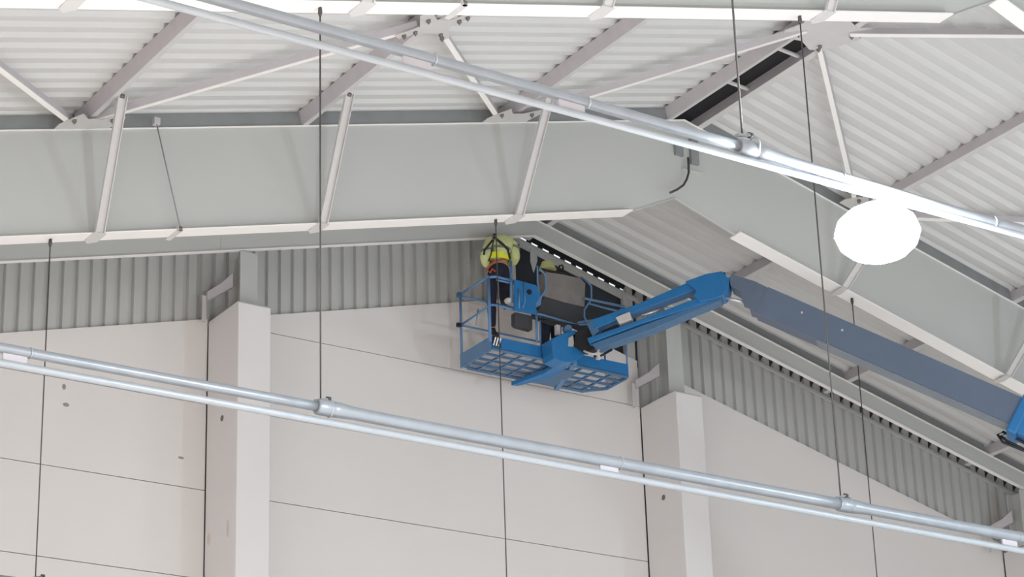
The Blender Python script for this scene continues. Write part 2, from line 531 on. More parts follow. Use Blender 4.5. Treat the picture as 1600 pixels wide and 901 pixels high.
# ---------------------------------------------------------------- beam along the gable
for nm, (a, c) in {'left': (5.0, XR), 'right': (XR, 36.0)}.items():
    g = thing('gable_beam', 'long grey beam above the %s' % ('wall sheets left of the platform' if nm == 'left' else 'sloping wall sheets right of the platform'), 'beam', ((a + c) / 2, 30.0, zr((a + c) / 2)), 'beams along the gable')
    part('web', lambda b: prism(b, [(a, 29.93, zr(a, -0.30)), (c, 29.93, zr(c, -0.30)), (c, 29.93, zr(c, -0.01)), (a, 29.93, zr(a, -0.01))], (0, 0.015, 0)), M_STEEL, g)
    part('bottom_flange', lambda b: prism(b, [(a, 29.9, zr(a, -0.315)), (c, 29.9, zr(c, -0.315)), (c, 29.9, zr(c, -0.30)), (a, 29.9, zr(a, -0.30))], (0, 0.075, 0)), M_STEEL_LIT, g)
    part('top_flange', lambda b: prism(b, [(a, 29.9, zr(a, -0.016)), (c, 29.9, zr(c, -0.016)), (c, 29.9, zr(c, -0.002)), (a, 29.9, zr(a, -0.002))], (0, 0.09, 0)), M_STEEL_LIT, g)
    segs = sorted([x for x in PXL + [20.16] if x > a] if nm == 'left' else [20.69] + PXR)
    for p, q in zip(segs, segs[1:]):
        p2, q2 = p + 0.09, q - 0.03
        part('purlin_gap_shade', lambda b: prism(b, [(p2, 29.99, zr(p2)), (q2, 29.99, zr(q2)), (q2, 29.99, zr(q2, PD - 0.012)), (p2, 29.99, zr(p2, PD - 0.012))], (0, 0.01, 0)), M_GALVD, g)  # added dark strip for the shade above the beam
    if nm == 'left':
        part('splice_plate', lambda b: box(b, (14.92, 29.923, zr(14.92, -0.29)), (14.97, 29.93, zr(14.92, -0.03))), M_STEEL, g)

# ---------------------------------------------------------------- fly braces (purlin to the bottom flange)
def fly(yc, xb, xt, label, grp):
    zb_ = RB - S * abs(xb - XR) - (0.05 if yc == Y2 else 0)
    f = thing('fly_brace', label, 'brace', (xb, yc - 0.15, zb_), grp)
    lo = Vector((xb, yc - 0.15, zb_ - 0.01))
    hi = Vector((xt, yc - 1.02, zr(xt, 0.02)))
    part('channel', lambda b: sweep(b, [(-0.06, 0), (0.06, 0), (0.06, -0.05), (0.05, -0.05), (0.05, -0.01), (-0.05, -0.01), (-0.05, -0.05), (-0.06, -0.05)], lo, hi, (0, 1, 0.0)), M_BRACE, f)
    part('foot_plate', lambda b: prism(b, [(xb - 0.07, yc - 0.17, zb_ - 0.04), (xb + 0.09, yc - 0.17, zb_ - 0.03), (xb + 0.08, yc + 0.06, zb_ - 0.045), (xb - 0.02, yc + 0.14, zb_ - 0.06), (xb - 0.08, yc + 0.08, zb_ - 0.06)], (0, 0, 0.014)), M_BRACE, f)
    part('head_bolt', lambda b: lathe(b, [(0.03, -0.03), (0.03, 0.03)], hi + Vector((0.0, 0.01, -0.01)), 8, 'x'), M_BOLT, f)


for k, (xb, xt) in enumerate(((11.2, 11.06), (14.30, 14.21), (17.36, 17.36), (23.16, 23.74), (26.34, 26.84))):
    lab = ['pale channel strut across the deep rafter, far left', 'pale channel strut across the deep rafter, beside the long hanging rod', 'pale channel strut across the deep rafter, ending right above the worker in yellow',
           'pale strut below the bright lamp on the right half of the deep rafter', 'pale strut on the deep rafter at the right edge near the dark boom'][k]
    fly(Y1, xb, xt, lab, 'struts on the middle rafter')
for k, (xb, xt) in enumerate(((8.0, 7.9), (11.12, 11.06), (14.11, 14.2), (17.30, 17.36))):
    lab = ['stub of a pale strut at the top left corner of the view', 'stub of a pale strut at the top edge, left of the bolted gusset plate', 'stub of a pale strut at the top edge, right of the middle of the view',
           'pale strut at the top edge, just above the large gusset plate by the ridge'][k]
    fly(Y2, xb, xt, lab, 'struts on the nearer rafter')

# thin tie rods with angle brackets under the flange
for yc, lab, lab2 in ((Y1, 'thin slanting wire with angle bracket on the deep rafter near the left edge', None), (Y2, 'small angle bracket under the nearer rafter beside a gusset plate', None)):
    xb = 12.29
    zb_ = RB - S * abs(xb - XR) - (0.05 if yc == Y2 else 0)
    t = thing('tie_bracket', lab, 'bracket', (xb, yc, zb_), None)
    part('angle', lambda b: sweep(b, [(-0.035, 0), (0.035, 0), (0.035, 0.008), (-0.027, 0.008), (-0.027, 0.06), (-0.035, 0.06)], (xb, yc - 0.16, zb_ - 0.035), (xb - 0.01, yc + 0.20, zb_ - 0.035)), M_BRACE, t)
    part('wire', lambda b: tube(b, [(xb, yc - 0.14, zb_ + 0.0), (11.92, yc - 0.16, zr(11.92, 0.0))], 0.008, 6), M_ROD if yc == Y2 else M_GALVD, t)
    part('eye_nut', lambda b: lathe(b, [(0.026, -0.015), (0.026, 0.03)], (xb, yc - 0.145, zb_ - 0.02), 10), M_BOLT, t)
    part('top_clip', lambda b: box(b, (11.88, yc - 0.19, zr(11.92, -0.02)), (11.96, yc - 0.11, zr(11.92, 0.07))), M_GALV, t)

# ---------------------------------------------------------------- roof bracing and gusset plates
YM = 22.72


def brace(p, q, label):
    a = Vector((p[0], p[1], zr(p[0], -0.035)))
    c = Vector((q[0], q[1], zr(q[0], -0.035)))
    b_ = thing('roof_brace', label, 'brace', (a + c) / 2, 'diagonal roof bracing')
    n = Vector((-S if a.x + c.x < 2 * XR else S, 0, 1)).normalized()
    d = (c - a).normalized()
    s = d.cross(n).normalized()
    part('flat_leg', lambda b: sweep(b, [(-0.035, 0), (0.035, 0), (0.035, 0.01), (-0.035, 0.01)], a, c, n), M_STEEL_LIT, b_)  # one angle: lit underside and shaded upright put into two colours
    sg = -1 if s.y < 0 else 1
    part('standing_leg', lambda b: sweep(b, [(-sg * 0.035, 0.01), (-sg * 0.025, 0.01), (-sg * 0.025, 0.105), (-sg * 0.035, 0.105)], a, c, n), M_GALV, b_)


MIDL, MIDR = (14.18, YM), (20.44, YM - 0.05)
NL = [(10.98, 25.72), (17.2, 25.72)]
brace((10.80, 25.78), (14.0, YM + 0.1), 'long diagonal roof brace from the far left gusset up to the bolted gusset plate')
brace((14.35, YM + 0.15), (17.05, 25.72), 'diagonal roof brace falling from the bolted gusset plate to the rafter top')
brace((17.35, 25.75), (20.2, YM + 0.05), 'long diagonal roof brace rising to the large gusset plate by the ridge')
brace((10.75, 25.68), (7.9, YM), 'diagonal roof brace at the left edge of the view, falling to the far left gusset')
brace((20.60, YM + 0.3), (23.5, 25.72), 'diagonal roof brace running down from the ridge gusset towards the bright lamp')
brace((20.75, YM - 0.2), (23.5, 19.5), 'roof brace running level to the right edge from the ridge gusset')
brace((20.2, YM - 0.3), (17.4, 19.5), 'roof brace behind the nearer rafter left of the ridge gusset')
brace((13.95, YM - 0.2), (11.1, 19.5), 'roof brace behind the nearer rafter left of the bolted gusset plate')
brace((14.4, YM - 0.2), (17.1, 19.5), 'roof brace behind the nearer rafter right of the bolted gusset plate')
brace((23.8, 25.72), (26.7, YM), 'roof brace right of the lamp between the far purlins')


def gusset(cx, cy, pts, bolts, label):
    g = thing('gusset_plate', label, 'plate', (cx, cy, zr(cx, -0.05)), 'gusset plates of the roof bracing')
    part('plate', lambda b: prism(b, [(cx + x, cy + y, zr(cx + x, -0.052) if abs(cx - XR) > 0.6 else RT - 0.08) for x, y in pts], (0, 0, 0.012)), M_BRACE, g)
    for x, y in bolts:
        zz = zr(cx + x, -0.052) if abs(cx - XR) > 0.6 else RT - 0.08
        part('bolt', lambda b: lathe(b, [(0.012, -0.055), (0.012, -0.03), (0.03, -0.03), (0.03, 0.005)], (cx + x, cy + y, zz), 6), M_BOLT, g)


star = [(-0.42, 0.26), (-0.30, 0.36), (-0.12, 0.16), (0.14, 0.18), (0.28, 0.40), (0.40, 0.32), (0.20, 0.02), (0.36, -0.32), (0.26, -0.42), (0.08, -0.2), (-0.10, -0.2), (-0.30, -0.42), (-0.40, -0.30), (-0.22, 0.0)]
gusset(MIDL[0], MIDL[1], star, [(-0.3, 0.24), (-0.2, 0.14), (0.2, 0.2), (0.28, 0.3), (0.22, -0.2), (0.28, -0.3), (-0.22, -0.2)], 'bolted gusset plate under the roof left of the middle of the view')
gusset(MIDR[0], MIDR[1], [(x * 1.25, y * 1.2) for x, y in [(-0.42, 0.2), (-0.34, 0.34), (-0.1, 0.3), (0.1, 0.42), (0.26, 0.36), (0.34, 0.18), (0.44, -0.06), (0.40, -0.34), (0.24, -0.26), (0.04, -0.36), (-0.16, -0.26), (-0.34, -0.40), (-0.44, -0.26), (-0.34, -0.04)]], [(-0.4, 0.3), (-0.3, 0.22), (0.18, 0.34), (0.22, 0.42), (0.38, -0.1), (0.44, -0.2), (-0.32, -0.28), (-0.4, -0.36)], 'large pale gusset plate at the ridge, upper right')
for k, x in enumerate((10.95, 17.2, 23.6)):
    gusset(x, 25.62, [(-0.38, 0.16), (-0.38, 0.02), (-0.2, -0.3), (-0.06, -0.12), (0.12, -0.12), (0.34, -0.26), (0.42, -0.14), (0.34, 0.16)], [(-0.24, -0.12), (0.26, -0.12)], ['small gusset plate on the rafter top at the far left, above the pale strut', 'small gusset plate on the rafter top beside the upper pipes', 'gusset plate on the rafter behind the bright lamp'][k])

# ---------------------------------------------------------------- pipes across the hall with their hangers
ZP = 9.60
HX = (10.66, 16.98)


def pipe_run(yc, which):
    p = thing('sprinkler_pipe', 'thick zinc %s pipe on hanger rods, %s' % ('main', which), 'pipe', (15, yc, ZP), 'thick pipes across the hall')
    joints = [-2.0, 4.3, 10.70, 17.02, 23.4, 42.0]
    prof = {Y3: [(-2, 9.64), (7.1, 9.622), (8.95, 9.609), (10.70, 9.588), (11.2, 9.566), (12.8, 9.524), (42, 9.50)]}.get(yc, [(-2, 9.625), (10.7, 9.618), (11.6, 9.608), (19.2, 9.602), (42, 9.60)])
    rl, rr_, rq = (0.040, 0.048, 0.027) if yc == Y3 else (0.047, 0.062, 0.036)

    def zc(x):
        for (xa, za), (xb, zb) in zip(prof, prof[1:]):
            if x <= xb:
                return za + (zb - za) * (x - xa) / (xb - xa)
        return prof[-1][1]
    for a, c in zip(joints, joints[1:]):
        R0 = rr_ if a > 10 else rl

        def fn(b):
            pts = [(a + 0.03, yc, zc(a)), (a + 0.14, yc, zc(a)), (a + 0.32, yc, zc(a + 0.32))]
            rad = [R0 + 0.014, R0 + 0.013, R0]
            for k in range(1, 15):
                x = a + 0.32 + (c - a - 0.32) * k / 14
                pts.append((x, yc, zc(x)))
                rad.append(R0)
            tube(b, pts, rad, 18)
        part('pipe_length', fn, M_PIPE, p)
        if 0 < a < 40:
            part('coupling', lambda b: tube(b, [(a - 0.085, yc, zc(a)), (a - 0.07, yc, zc(a)), (a + 0.07, yc, zc(a)), (a + 0.085, yc, zc(a))], [R0 + 0.008, R0 + 0.017, R0 + 0.017, R0 + 0.008], 20), M_PIPE, p)
    q = thing('slim_pipe', 'slim pale pipe under the thick one, %s' % which, 'pipe', (15, yc, ZP - 0.125), 'slim pipes across the hall')
    n = 24

    def zs(x):
        return 9.487 - 0.0035 * max(0, x - 10) - (0.01 if yc == Y2 else 0.0)
    zq = zs(10)
    part('pipe_length', lambda b: tube(b, [(-2 + 44 * k / n, yc - 0.01, zs(-2 + 44 * k / n)) for k in range(n + 1)], rq, 14), M_PIPE2, q)
    xs = {Y3: (7.85, 9.12, 11.45, 13.0), Y2: (7.62, 13.95, 19.4)}.get(yc, ())
    for x in xs:
        part('spacer_plate', lambda b: box(b, (x - 0.11, yc - 0.012, zs(x) + rq * 0.6), (x + 0.11, yc + 0.012, zc(x) - rl * 0.6)), M_GALV, q)
        part('strap', lambda b: tube(b, [(x + 0.14, yc + (rr_ if x > 10 else rl) * 1.06 * math.cos(t * math.pi / 8), zc(x) + (rr_ if x > 10 else rl) * 1.06 * math.sin(t * math.pi / 8)) for t in range(16)], 0.006, 6, closed=True), M_PIPE2, q)
    return p


pipe_run(Y3, 'upper pair')
pipe_run(Y2, 'lower pair')
pipe_run(Y1, 'third pair just below the view')


def hanger(x, yc, label, clamp=True):
    zb_ = RB - S * abs(x - XR) - (0.07 if yc == Y2 else 0.02)
    h = thing('pipe_hanger', label, 'hanger', (x, yc, ZP), 'hanger rods')
    part('rod', lambda b: tube(b, [(x, yc, ZP + 0.08), (x, yc, zb_)], 0.008 if yc > 20 else 0.0085, 8), M_ROD, h)
    part('top_nut', lambda b: tube(b, [(x, yc, zb_ - 0.10), (x, yc, zb_ - 0.06), (x, yc, zb_)], [0.012, 0.024, 0.02], 8), M_ROD, h)
    # clip arm and ring on the pipe
    part('clip_arm', lambda b: bar(b, (x - 0.07, yc - 0.02, ZP + 0.065), (x + 0.10, yc + 0.03, ZP + 0.125), 0.03, 0.022), M_GALVD, h)
    part('clip_nut', lambda b: lathe(b, [(0.024, -0.02), (0.024, 0.02)], (x + 0.10, yc + 0.03, ZP + 0.125), 8, 'x'), M_ROD, h)
    part('ring', lambda b: tube(b, [(x + 0.10, yc + 0.07 * math.cos(t * math.pi / 10), ZP + 0.015 + 0.078 * math.sin(t * math.pi / 10)) for t in range(20)], 0.009, 6, closed=True), M_PIPE2, h)


hl = {(0, Y2): 'long dark hanger rod left of the middle, from the nearer rafter to the lower pipes', (1, Y2): 'long dark hanger rod crossing the dark boom, down to the lower pipes',
      (0, Y1): 'dark hanger rod at the far left, ending in a clamp at the bottom edge', (1, Y1): 'dark hanger rod hanging just in front of the worker in yellow', (2, Y1): 'thin hanger rod in front of the dark boom at right',
      (0, Y3): 'short dark hanger rod at the top edge ending at the upper pipes'}
hanger(10.66, Y2, hl[(0, Y2)])
hanger(16.98, Y2, hl[(1, Y2)])
hanger(10.64, Y1, hl[(0, Y1)])
hanger(17.08, Y1, hl[(1, Y1)])
hanger(23.42, Y1, hl[(2, Y1)])
hanger(10.66, Y3, hl[(0, Y3)])

# ---------------------------------------------------------------- high bay lamps
def lamp(x, yc, z, label, power=450, lens=None, col=(0.95, 0.98, 1.0)):
    l = thing('high_bay_lamp', label, 'lamp', (x, yc, z), 'high bay lamps')
    part('housing', lambda b: lathe(b, [(0.04, 0.232), (0.10, 0.228), (0.12, 0.215), (0.12, 0.198)], (x, yc, z), 28), M_LAMPB, l)
    part('lens', lambda b: lathe(b, [(0.10, 0.205), (0.22, 0.16), (0.295, 0.09), (0.325, 0.0), (0.295, -0.09), (0.22, -0.16), (0.12, -0.205), (0.03, -0.22)], (x, yc, z), 32), lens or M_LENS, l)  # globe made large and round to take in the lamp's glare
    part('hook_rod', lambda b: tube(b, [(x, yc, z + 0.225), (x, yc, ZP - 0.14)], 0.014, 8), M_GALV, l)
    ld = bpy.data.lights.new('lamp_light', 'AREA')
    ld.shape = 'DISK'
    ld.size = 0.5
    ld.energy = power
    ld.color = col
    lo = bpy.data.objects.new('lamp_light', ld)
    C.objects.link(lo)
    lo.location = (x, yc, z - 0.26)
    lo.parent = l
    lo.matrix_parent_inverse = Matrix.Translation(-Vector((x, yc, z)))


LX, LY, LZ = (11.909, 12.830, 9.169)
lamp(LX, LY, LZ, 'glaring white high bay lamp below the upper pipes at right')
for xx, yy, w in ((LX - 8.6, Y3, 'left of the view under the upper pipes'), (LX - 17.2, Y3, 'far left of the view under the upper pipes'),  # unseen lamps, added for floor bounce and light from the left
                  (LX - 17.2, 0.5, 'far to the left of the viewer'), (LX - 8.6, 0.5, 'just left of the viewer'), (LX, 0.5, 'just right of the viewer')):
    lamp(xx, yy, LZ, 'added high bay lamp, unseen, %s' % w, 1000, M_LENS2, (1.0, 0.975, 0.955))

for xx, yy, w in ((LX + 9.5, Y3, 'right of the view under the upper pipes'), (LX + 19.0, Y3, 'far right of the view under the upper pipes')    ):  # unseen cool lamps, added to brighten the right side
    lamp(xx, yy, LZ, 'added high bay lamp, unseen, %s' % w, 600, M_LENS3, (0.85, 0.94, 1.0))

# ---------------------------------------------------------------- unseen side wall, added to keep outside light off the right
bm = bmesh.new()
box(bm, (42.35, -30, 0), (42.6, D + 0.4, 12.6))
o = obj('added_wall_right', bm, M_CONC)
o['kind'] = 'structure'

# ---------------------------------------------------------------- boom lift
bl = thing('boom_lift', 'boom lift with blue work platform, blue jib and long dark boom', 'lift', (38.5, 10.0, 0))
XA, XB, YN, YF, ZF = 18.89, 21.35, 28.87, 29.73, 15.045
NJ = Vector((math.sin(math.pi / 4), math.cos(math.pi / 4), 0))


def pbox(name, lo, hi, m, bevel=0.0, label=None, parent=None):
    return part(name, lambda b: box(b, lo, hi), m, parent or bl, bevel, label)


# floor of the platform: frame, bars and mesh
ff = part('floor_frame', lambda b: tube(b, [(XA, YN, ZF), (XB, YN, ZF), (XB + 0.03, YN + 0.06, ZF), (XB + 0.03, YF - 0.28, ZF), (XB - 0.25, YF, ZF), (XA + 0.12, YF, ZF), (XA, YF - 0.1, ZF)], 0.026, 8, closed=True), M_BLUED, bl)
for k in range(1, 9):
    x = XA + (XB - XA) * k / 9
    part('floor_bar', lambda b: box(b, (x - 0.014, YN, ZF - 0.015), (x + 0.014, YF, ZF + 0.015)), M_BLUED, ff)
for k in range(1, 4):
    yy = YN + (YF - YN) * k / 4
    part('floor_bar', lambda b: box(b, (XA, yy - 0.014, ZF - 0.017), (XB, yy + 0.014, ZF + 0.017)), M_BLUED, ff)


def fmesh(b):
    for k in range(62):
        x = XA + 0.02 + k * 0.039
        box(b, (x, YN, ZF + 0.016), (x + 0.005, YF - 0.02, ZF + 0.02))
    for k in range(21):
        yy = YN + 0.02 + k * 0.04
        box(b, (XA, yy, ZF + 0.02), (XB, yy + 0.005, ZF + 0.024))


fm = part('floor_mesh', fmesh, M_GALV, ff)
fm['kind'] = 'stuff'
# toe boards
pbox('toe_board', (XA - 0.01, YN - 0.012, ZF - 0.02), (XB + 0.02, YN + 0.012, ZF + 0.20), M_BLUE, label=None)
pbox('toe_board', (XA - 0.02, YN, ZF - 0.02), (XA + 0.005, YF, ZF + 0.20), M_BLUE2)
pbox('toe_board', (XA, YF - 0.012, ZF), (XB - 0.2, YF + 0.012, ZF + 0.15), M_BLUE2)
pbox('toe_board', (XB + 0.02, YN + 0.05, ZF), (XB + 0.045, YF - 0.28, ZF + 0.16), M_BLUE2)
# hazard patch at the left end of the near toe board
hz = pbox('hazard_patch', (XA + 0.0, YN - 0.018, ZF + 0.04), (XA + 0.15, YN - 0.012, ZF + 0.20), M_BLACK, label='small black and white striped patch')
for k in range(3):
    x = XA + 0.005 + k * 0.045
    part('stripe', lambda b: prism(b, [(x, YN - 0.021, ZF + 0.05 + 0.0), (x + 0.022, YN - 0.021, ZF + 0.05), (x + 0.065, YN - 0.021, ZF + 0.19), (x + 0.043, YN - 0.021, ZF + 0.19)], (0, 0.003, 0)), M_WHITE, hz)
ZT, ZM = ZF + 1.16, ZF + 0.68


def rail(name, pts, r=0.019, m=None):
    return part(name, lambda b: tube(b, pts, r, 10), m or M_BLUE2, bl)


# posts
rail('rail_post', [(XA - 0.03, YN, ZF + 0.1), (XA - 0.03, YN, ZT)], 0.026)
rail('rail_post', [(XA + 0.01, YF, ZF), (XA + 0.01, YF, ZT + 0.03)], 0.02)
rail('rail_post', [(XB + 0.03, YN + 0.02, ZF), (XB + 0.03, YN + 0.02, ZT)], 0.016)
rail('rail_post', [(XB + 0.02, YF - 0.28, ZF), (XB + 0.02, YF - 0.28, ZT)], 0.016)
rail('rail_post', [(19.700, 28.870, 15.295), (19.710, 28.870, 15.817)], 0.02)
rail('rail_post', [(19.280, 28.880, 15.871), (19.280, 28.880, 16.206), (19.281, 28.880, 16.544)], 0.02)
rail('rail_post', [(19.789, 28.900, 15.270), (19.797, 28.900, 15.740)], 0.012)
# top rails
rail('top_rail', [(XA - 0.03, YN, ZT), (XA + 0.005, YF, ZT + 0.02)], 0.021)
rail('top_rail', [(18.826, 28.870, 16.183), (18.999, 28.870, 16.229), (19.309, 28.870, 16.219)], 0.02)
rail('top_rail', [(19.028, 28.900, 16.194), (19.328, 28.900, 16.192)], 0.016)
rail('top_rail', [(XA + 0.01, YF, ZT), (XB - 0.25, YF, ZT), (XB + 0.02, YF - 0.28, ZT)], 0.018)
rail('top_rail', [(20.612, 28.870, 16.196), (21.373, 28.870, 16.208)], 0.02)
rail('top_rail', [(20.699, 28.880, 16.132), (21.059, 28.880, 16.117), (21.326, 28.880, 16.116)], 0.016)
rail('top_rail', [(XB + 0.03, YN + 0.02, ZT), (XB + 0.02, YF - 0.28, ZT)], 0.018)
# mid rails
rail('mid_rail', [(XA - 0.03, YN, ZM), (XA + 0.005, YF, ZM)], 0.017)
rail('mid_rail', [(18.822, 28.870, 15.705), (18.903, 28.870, 15.752), (19.018, 28.870, 15.764), (19.269, 28.870, 15.751), (19.790, 28.870, 15.770), (20.081, 28.870, 15.753), (20.434, 28.870, 15.727), (20.650, 28.870, 15.779), (20.824, 28.870, 15.897)], 0.018)
rail('mid_rail', [(XA + 0.01, YF, ZM), (XB - 0.25, YF, ZM), (XB + 0.02, YF - 0.28, ZM)], 0.015)
rail('gate_stop', [(18.897, 29.300, 15.572), (18.926, 29.300, 15.765), (18.940, 29.300, 15.841)], 0.012, M_GALVD)
pbox('entry_latch', (XA - 0.06, YF - 0.02, ZM - 0.03), (XA + 0.02, YF + 0.03, ZM + 0.03), M_BLACK)
pbox('entry_latch', (XA - 0.04, YF - 0.03, ZT - 0.02), (XA + 0.03, YF + 0.03, ZT + 0.05), M_BLUED)

# blue board with slots
bd = part('control_board', lambda b: prism(b, [(19.287, 28.800, 16.220), (19.680, 28.800, 16.205), (19.755, 28.800, 16.052), (19.667, 28.800, 15.898), (19.660, 28.800, 15.719), (19.268, 28.800, 15.716)], (0, 0.03, 0)), M_BLUE, bl, bevel=0.006)
part('board_slot', lambda b: tube(b, [(19.355, 28.790, 16.063), (19.343, 28.790, 15.747)], 0.014, 8), M_BLUE2, bd)
part('board_slot', lambda b: tube(b, [(19.452, 28.790, 16.198), (19.452, 28.790, 15.894), (19.413, 28.790, 15.772)], 0.014, 8), M_BLUE2, bd)
part('board_hole', lambda b: lathe(b, [(0.04, -0.012), (0.04, 0.005)], (19.540, 28.790, 16.058), 14, 'y'), M_BLACK, bd)
part('side_bracket', lambda b: prism(b, [(19.662, 28.820, 16.020), (19.792, 28.820, 16.046), (19.762, 28.820, 15.904), (19.678, 28.820, 15.845)], (0, 0.05, 0)), M_BLUE2, bl)
# dark storage box behind the board
part('storage_box', lambda b: prism(b, [(19.379, 28.950, 15.760), (19.691, 28.950, 15.758), (19.682, 28.950, 15.527), (19.635, 28.950, 15.528), (19.416, 28.950, 15.538), (19.372, 28.950, 15.571)], (0, 0.12, 0)), M_GREYDK, bl, bevel=0.01, label='dark box hanging under the blue board')
part('pale_pouch', lambda b: lathe(b, [(0.02, -0.05), (0.07, -0.03), (0.085, 0.01), (0.06, 0.035), (0.01, 0.045)], (19.281, 28.950, 15.918), 12), M_LABEL, bl, label='small pale pouch on the rail')
# console with cover and guard loops
part('console', lambda b: prism(b, [(19.958, 28.950, 16.541), (20.291, 28.950, 16.566), (20.614, 28.950, 16.568), (20.707, 28.950, 16.501), (20.674, 28.950, 16.099), (20.293, 28.950, 16.098), (19.917, 28.950, 16.129)], (0.02, 0.22, 0.03)), M_GREYBOX, bl, bevel=0.015, label='grey weathered control console cover')
part('console_base', lambda b: prism(b, [(19.923, 28.960, 16.123), (20.681, 28.960, 16.093), (20.635, 28.960, 15.903), (20.461, 28.960, 15.764), (20.118, 28.960, 15.750), (19.769, 28.960, 15.798)], (0.02, 0.22, 0.02)), M_GREYDK, bl, bevel=0.01, label='dark lower part of the console')
rail('guard_loop', [(19.766, 28.870, 16.027), (19.851, 28.870, 16.118), (19.903, 28.870, 16.223), (19.900, 28.870, 16.435), (19.844, 28.870, 16.498), (19.765, 28.870, 16.566), (19.808, 28.950, 16.340), (19.824, 28.950, 16.152)], 0.015)
rail('guard_loop', [(20.662, 29.000, 16.607), (20.685, 28.900, 16.521), (20.756, 28.870, 16.428), (20.744, 28.870, 16.201), (20.641, 28.870, 16.063), (20.602, 28.870, 16.003), (20.596, 28.870, 15.885), (20.650, 28.870, 15.779)], 0.015)
rail('console_handle', [(20.359, 29.150, 16.655), (20.365, 29.150, 16.796), (20.414, 29.150, 16.817), (20.436, 29.150, 16.779), (20.418, 29.150, 16.645)], 0.014, M_BLACK)
rail('console_lead', [(19.911, 29.000, 16.592), (20.098, 28.980, 16.581), (20.407, 28.980, 16.580)], 0.02, M_BLACK)
# fork arms under the floor and the rotator
fk = part('support_arm', lambda b: prism(b, [(19.975, 28.720, 15.129), (20.217, 28.720, 15.081), (20.181, 28.860, 15.018), (20.141, 29.150, 14.973), (19.859, 29.680, 14.953), (19.767, 29.700, 14.954), (19.968, 29.100, 14.988), (19.977, 28.800, 15.002)], (0, 0, -0.06)), M_BLUE, bl)
part('support_arm', lambda b: bar(b, (20.330, 28.800, 15.066), (20.649, 29.780, 15.021), 0.07, 0.06), M_BLUE2, bl)
part('support_arm', lambda b: bar(b, (20.143, 29.150, 15.036), (20.403, 29.100, 15.025), 0.03, 0.03), M_BLUE2, bl)
part('floor_plate', lambda b: box(b, (20.05, 29.02, ZF - 0.035), (20.55, YF - 0.02, ZF - 0.018)), M_BLUED, bl)
rt = part('rotator', lambda b: prism(b, [(19.751, 28.550, 15.255), (19.977, 28.550, 15.391), (20.179, 28.550, 15.482), (20.248, 28.550, 15.453), (20.067, 28.550, 15.336), (20.049, 28.550, 15.188), (20.190, 28.550, 15.214), (20.317, 28.550, 15.196), (20.360, 28.550, 15.122), (20.239, 28.550, 15.027), (20.118, 28.550, 14.943), (19.943, 28.550, 14.911), (19.783, 28.550, 14.943), (19.764, 28.550, 15.042)], (0, 0.28, 0)), M_BLUE, bl, bevel=0.012)
part('rotator_motor', lambda b: lathe(b, [(0.02, -0.12), (0.09, -0.11), (0.10, 0.08), (0.06, 0.12)], (20.315, 28.620, 15.365), 14), M_BLACK, bl)
part('rotator_cap', lambda b: lathe(b, [(0.06, -0.04), (0.06, 0.06)], (20.156, 28.700, 15.540), 12, 'y'), M_BLUE2, bl)
part('level_switch', lambda b: box(b, tuple(V((20.327, 28.500, 15.367)) - Vector((0.025, 0.02, 0.045))), tuple(V((20.327, 28.500, 15.367)) + Vector((0.025, 0.02, 0.045)))), M_WHITE, bl)
part('post_stub', lambda b: box(b, tuple(V((20.002, 28.750, 15.528)) - Vector((0.035, 0.03, 0.10))), tuple(V((20.002, 28.750, 15.528)) + Vector((0.035, 0.03, 0.06)))), M_GALV, bl)
part('dark_linkage', lambda b: prism(b, [(20.172, 28.508, 15.434), (20.347, 28.334, 15.489), (20.420, 28.261, 15.374), (20.370, 28.310, 15.124), (20.259, 28.422, 15.100), (20.138, 28.543, 15.212)], NJ * 0.14), M_BLACK, bl)
rail('hose', [(20.294, 28.245, 14.975), (20.334, 28.205, 14.948), (20.390, 28.149, 14.980), (20.548, 28.133, 15.086)], 0.018, M_HOSE)
rail('hose', [(20.175, 28.336, 15.066), (20.242, 28.269, 15.014), (20.310, 28.201, 14.993), (20.340, 28.171, 15.060)], 0.016, M_LABEL)
rail('hose', [(19.775, 28.905, 15.706), (19.903, 28.700, 15.637), (20.195, 28.700, 15.631), (20.337, 28.650, 15.620)], 0.012, M_HOSE)
part('wall_clamp', lambda b: box(b, tuple(V((20.342, 28.197, 14.967)) - Vector((0.03, 0.03, 0.05))), tuple(V((20.342, 28.197, 14.967)) + Vector((0.03, 0.03, 0.05)))), M_LABEL, bl)

# jib: two beams, slot between them, end plate
W2 = NJ * 0.13
def jp(name, pts, m, w=0.26, off=0.0, bevel=0.008, label=None):
    return part(name, lambda b: prism(b, [V(p) - NJ * (w / 2 + off) for p in pts], NJ * w), m, bl, bevel, label)


jp('jib_beam', [(20.363, 28.317, 15.560), (20.874, 27.807, 15.737), (21.378, 27.302, 15.977), (21.615, 27.065, 16.073), (21.595, 27.086, 15.910), (21.288, 27.393, 15.784), (20.925, 27.755, 15.645), (20.779, 27.902, 15.586), (20.386, 28.295, 15.400)], M_BLUE, 0.22)
jp('jib_beam', [(20.305, 28.375, 15.258), (20.864, 27.817, 15.458), (21.212, 27.469, 15.599), (21.588, 27.093, 15.755), (21.609, 27.071, 15.617), (21.506, 27.175, 15.592), (20.861, 27.820, 15.387), (20.323, 28.357, 15.173)], M_BLUE, 0.28)
jp('jib_beam', [(20.344, 28.337, 15.169), (20.860, 27.820, 15.366), (21.500, 27.181, 15.604), (21.770, 26.911, 15.705), (21.746, 26.934, 15.636), (21.517, 27.163, 15.539), (20.995, 27.686, 15.293), (20.396, 28.284, 15.079)], M_BLUED, 0.22)
